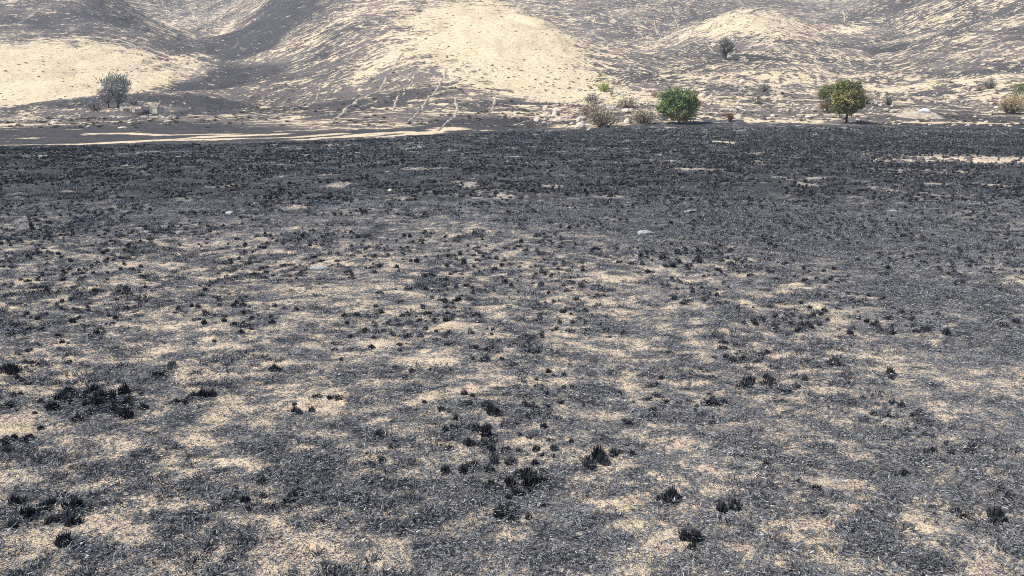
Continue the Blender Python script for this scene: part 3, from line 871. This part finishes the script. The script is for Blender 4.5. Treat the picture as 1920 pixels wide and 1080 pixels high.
# lying litter close by
x, y = spread(140000, 4.2, 30, 1.3)
cv = field_cover(x, y)
keep = rng.random(len(x)) < np.clip(.68 - cv * .8, .10, 1)
x, y, cv = x[keep], y[keep], cv[keep]
n = min(len(x), 85000); x, y = x[:n], y[:n]
scatter("ash_litter", np.stack([x, y, height(x, y)], 1), np.stack([rng.normal(0, .15, n), rng.normal(0, .15, n), rng.random(n) * 6.28], 1),
        (.75 + .6 * rng.random(n)) * (1 + y / 60), rng.integers(0, 5, n), src, "grey ash and burnt grass litter over the near field", "litter")
# standing stubble
x, y = spread(130000, 4.5, 165, 1.35)
cl = fbm(x / 1.3, y / 1.3, 88, 3)
cv = np.where(y < edge_dist(x, y) - 3, field_cover(x, y), 1)
keep = (rng.random(len(x)) < np.clip((cl - .45) * 4.5, .03, 1) * np.clip(1.1 - cv * 1.6, .02, 1)) & (y < edge_dist(x, y) - 3)
x, y, cl = x[keep], y[keep], cl[keep]
n = min(len(x), 60000); x, y, cl = x[:n], y[:n], cl[:n]
scatter("burnt_stubble", np.stack([x, y, height(x, y)], 1), np.stack([rng.normal(0, .15, n), rng.normal(0, .15, n), rng.random(n) * 6.28], 1),
        (.4 + .6 * rng.random(n)) * (.7 + .7 * cl) * (.75 + np.minimum(y, 110) / 34), rng.integers(0, 5, n), src2, "charred grass stubble covering the burnt field", "grass")

# the smaller black tufts, too many to count
src5 = bpy.data.collections.new("small_tufts")
for i in range(6): src5.objects.link(bpy.data.objects.new("tuft_%d" % i, TUSS[i if i < 4 else i + 3]))
x, y = spread(80000, 5.0, 150, 1.15)
cl = fbm(x / 1.1, y / 2.0, 301, 4, .6); big = fbm(x / 9, y / 7, 305, 2)
right = sstep(-.1, .45, x / y); mid = sstep(11, 20, y)
cv = field_cover(x, y)
keep = (rng.random(len(x)) < np.clip((cl + .03 + .35 * (big - .5) + .11 * right * mid + .07 * mid - .53) * 6, .0, 1) * np.clip(1.1 - cv * 1.3, .05, 1)) & (y < edge_dist(x, y) - 3)
x, y = x[keep][:34000], y[keep][:34000]; n = len(x)
print("small tufts", n)
scatter("charred_tufts", np.stack([x, y, height(x, y) - .01], 1), np.stack([rng.normal(0, .2, n), rng.normal(0, .2, n), rng.random(n) * 6.28], 1),
        (.35 + .55 * rng.random(n)) * (.75 + np.minimum(y, 100) / 45), rng.integers(0, 6, n), src5, "small black charred tufts dotted over the whole burnt field", "grass")

# loose rubble and burnt scrub on the slopes
src3 = bpy.data.collections.new("rubble_stones")
for i in range(5): src3.objects.link(bpy.data.objects.new("rubble_%d" % i, rock_mesh("rubble", 500 + i, M_ROCK, .6, .3, 1)))
def on_slope(n, u0, u1, d0, d1):
    s_ = (rng.uniform(u0, u1, n) - 960) / (FPX * (CP + .2 * SP))
    D = np.exp(rng.uniform(math.log(d0), math.log(d1), n))
    k = D > edge_dist(s_ * D, D) + 3
    return (s_ * D)[k], D[k]
x1, y1 = on_slope(2600, 980, 2000, 145, 300)
x2, y2 = on_slope(900, -50, 340, 180, 275)
x3, y3 = on_slope(1500, 980, 2000, 240, 520)
x, y = np.concatenate([x1, x2, x3]), np.concatenate([y1, y2, y3])
ruin = hit(272, 208)
k = np.hypot(x - ruin[0], y - ruin[1]) > 11
x, y = x[k], y[k]
k = fbm(x / 14, y / 14, 201, 3) + .12 * rng.normal(size=len(x)) > .47
x, y = x[k], y[k]; n = len(x)
scatter("stone_rubble", np.stack([x, y, height(x, y) + .02], 1), np.stack([rng.normal(0, .2, n), rng.normal(0, .2, n), rng.random(n) * 6.28], 1), (.12 + .55 * rng.random(n) ** 2.5) * (.7 + y / 500),
        rng.integers(0, 5, n), src3, "loose pale rubble strewn over the stony slopes", "rubble")
x, y = spread(2600, 4.2, 26, 1.0); n = len(x)
scatter("pebbles", np.stack([x, y, height(x, y)], 1), np.stack([rng.normal(0, .3, n), rng.normal(0, .3, n), rng.random(n) * 6.28], 1), .006 + .028 * rng.random(n) ** 4,
        rng.integers(0, 5, n), src3, "small pale pebbles scattered over the near field", "pebbles")
src4 = bpy.data.collections.new("scrub_tufts")
for i in range(4): src4.objects.link(bpy.data.objects.new("scrub_%d" % i, blades(60, .5, .3, .8, .10, .9, M_SCRUB, "scrub", .1, .3, 520 + i, .5)))
x, y = on_slope(9000, -200, 2100, 150, 700)
k = (fbm(x / 30, y / 30, 211, 3) + .15 * rng.normal(size=len(x)) > .52) & (np.hypot(x - ruin[0], y - ruin[1]) > 14)
x, y = x[k], y[k]; n = len(x)
scatter("burnt_scrub", np.stack([x, y, height(x, y)], 1), np.stack([rng.normal(0, .1, n), rng.normal(0, .1, n), rng.random(n) * 6.28], 1), (.35 + .8 * rng.random(n) ** 2),
        rng.integers(0, 4, n), src4, "small dark burnt scrub dotted over the hillsides", "scrub")

# standing black tussocks, one object each
ORD = ["leftmost", "second from left", "third from left", "fourth from left", "fifth from left", "sixth from left", "seventh from left"]
def single_out(objs, what, where, size):
    """labels by order where the members of a small cluster can be counted off, by extremes in a large one"""
    objs = sorted(objs, key=lambda o: o.location.x / max(o.location.y, .1))
    if len(objs) <= 7:
        for i, o in enumerate(objs):
            o["label"] = ("%s of the %s %s" % (ORD[i] if i < len(objs) - 1 else "rightmost", what + "s", where)) if len(objs) > 1 else "lone %s %s" % (what, where)
        return
    done = set()
    for word, key in (("leftmost", lambda o: o.location.x / o.location.y), ("rightmost", lambda o: -o.location.x / o.location.y), ("nearest", lambda o: o.location.y),
                      ("farthest", lambda o: -o.location.y), ("largest", lambda o: -size(o))):
        o = min(objs, key=key)
        if o.name not in done:
            o["label"] = "%s of the %s %s" % (word, what + "s", where)
            done.add(o.name)
for g in list(rock_sets):
    single_out(rock_sets[g][0], rock_sets[g][1], rock_sets[g][2], lambda o: o.scale.x / o.location.y)

def tussocks(cells, where):
    made = []
    for (u, v, ru, rv, n, s) in cells:
        for k in range(n):
            while True:
                a, b = random.uniform(-1.15, 1.15), random.uniform(-1.15, 1.15)
                if a * a + b * b < 1.35 and random.random() < 1.2 - .6 * (a * a + b * b): break
            x, y = hit(u + a * ru * 1.35, v + b * rv * 1.4)
            o = link("charred_tussock", TUSS[random.randrange(6)] if random.random() < .72 else TUSS[6 + random.randrange(5)], loc=(x, y, gz(x, y) - .01))
            q = s * random.uniform(.5, 1.15)
            o.scale = (q * random.uniform(.8, 1.3), q, q * random.uniform(.75, 1.25))
            o.rotation_euler = (random.uniform(-.18, .18), random.uniform(-.18, .18), random.uniform(0, 6.28))
            made.append(tag(o, "black charred tussock " + where, "tussock", "charred tussocks " + where))
    single_out(made, "black charred tussock", where, lambda o: o.dimensions.z / o.location.y)
W = tussocks
W([(180, 757, 60, 15, 20, 1.05), (150, 745, 36, 12, 10, 1.2), (215, 765, 34, 10, 8, 1.0)], "in the big dense clump at left")
W([(265, 753, 22, 7, 5, .9)], "just right of the big left clump")
W([(370, 752, 30, 10, 7, .9)], "in the group farther right of that clump")
W([(910, 820, 30, 16, 7, 1.0), (920, 775, 8, 4, 2, 1.1)], "at the top of the central group")
W([(920, 880, 60, 20, 12, 1.0), (990, 890, 15, 9, 4, 1.1)], "in the scattered group low in the centre")
W([(945, 938, 30, 16, 6, 1.0)], "closest to us in the low central group")
W([(38, 950, 30, 20, 6, .95)], "at the lower left edge")
W([(108, 962, 24, 20, 7, 1.0)], "in the tight lower left clump")
W([(140, 1015, 25, 6, 3, .9)], "below that tight lower left clump")
W([(1115, 862, 20, 12, 6, 1.1)], "below two small tan patches")
W([(1180, 858, 20, 6, 3, .9)], "right of two tan patches")
W([(1250, 942, 12, 6, 3, 1.15)], "above the large lower tan patch")
W([(1365, 960, 12, 8, 3, .9)], "right of the large tan patch")
W([(1290, 1025, 14, 8, 3, .9)], "below right of the tan patch")
W([(1860, 985, 6, 12, 3, 1.1), (1800, 975, 6, 4, 1, 1.2)], "near the lower right corner")
W([(1690, 900, 30, 14, 4, .8)], "in the ash above the lower right corner")
W([(590, 762, 40, 12, 7, .95)], "beside the pale streaks left of centre")
W([(510, 692, 16, 5, 4, .9)], "in the small knot left of the centre")
W([(300, 705, 16, 4, 3, .9)], "in the knot above the left clump")
W([(375, 590, 36, 10, 10, 1.0)], "in the upper clump left of the centre")
W([(20, 700, 22, 8, 7, 1.1)], "at the left edge by the white stone")
W([(1310, 745, 40, 10, 7, .95)], "on the tan patch right of the centre")
W([(1445, 720, 45, 10, 9, 1.0)], "in the row right of the centre")
W([(1560, 686, 18, 8, 5, 1.15)], "in the compact clump right of the row")
W([(1665, 712, 14, 6, 4, 1.0)], "below the pale streak at right")
W([(1490, 612, 36, 9, 9, 1.1)], "in the dark clump above the row")
W([(1310, 482, 80, 9, 22, 1.15)], "in the blackest band across the middle")
W([(1240, 494, 60, 9, 12, 1.0)], "at the left end of the middle band")
W([(1320, 545, 60, 24, 12, .95)], "below the blackest middle band")
W([(1020, 466, 90, 8, 14, 1.05)], "in the strip left of the middle band")
W([(600, 445, 80, 5, 16, 1.15), (700, 450, 60, 5, 10, 1.1)], "in the long dark strip left of middle")
W([(830, 486, 50, 8, 10, 1.05)], "below the long dark strip")
W([(940, 540, 40, 11, 9, 1.0)], "in the grey hollow above the centre")
W([(190, 420, 100, 7, 16, 1.2), (130, 432, 60, 5, 7, 1.2)], "in the far strip at left")
W([(1780, 620, 120, 26, 16, 1.0)], "in the dark stand at the right edge")
W([(1850, 505, 60, 22, 8, 1.05)], "in the upper part of the right stand")

# ------------------------------------------------------------------ air
zt = float(VV[:, 2].max()) + 20
xm = float(np.abs(VV[:, 0]).max()) + 50
b = [(-xm, -60, -4), (xm, -60, -4), (xm, 2300, -4), (-xm, 2300, -4), (-xm, -60, zt), (xm, -60, zt), (xm, 2300, zt), (-xm, 2300, zt)]
hz = link("haze", mesh_from("haze", np.array(b), np.array([(0, 3, 2, 1), (4, 5, 6, 7), (0, 1, 5, 4), (1, 2, 6, 5), (2, 3, 7, 6), (3, 0, 4, 7)])))
tag(hz, "thin pale blue smoke haze over the valley", "haze", kind="stuff")
mh = bpy.data.materials.new("haze")
mh.use_nodes = True
t_ = mh.node_tree
t_.nodes.remove(t_.nodes["Principled BSDF"])
pv = t_.nodes.new("ShaderNodeVolumePrincipled")
pv.inputs["Color"].default_value = (.80, .88, 1.0, 1)
pv.inputs["Density"].default_value = HAZE_DENSITY
pv.inputs["Anisotropy"].default_value = 0.0
t_.links.new(pv.outputs[0], t_.nodes["Material Output"].inputs["Volume"])
hz.data.materials.append(mh)
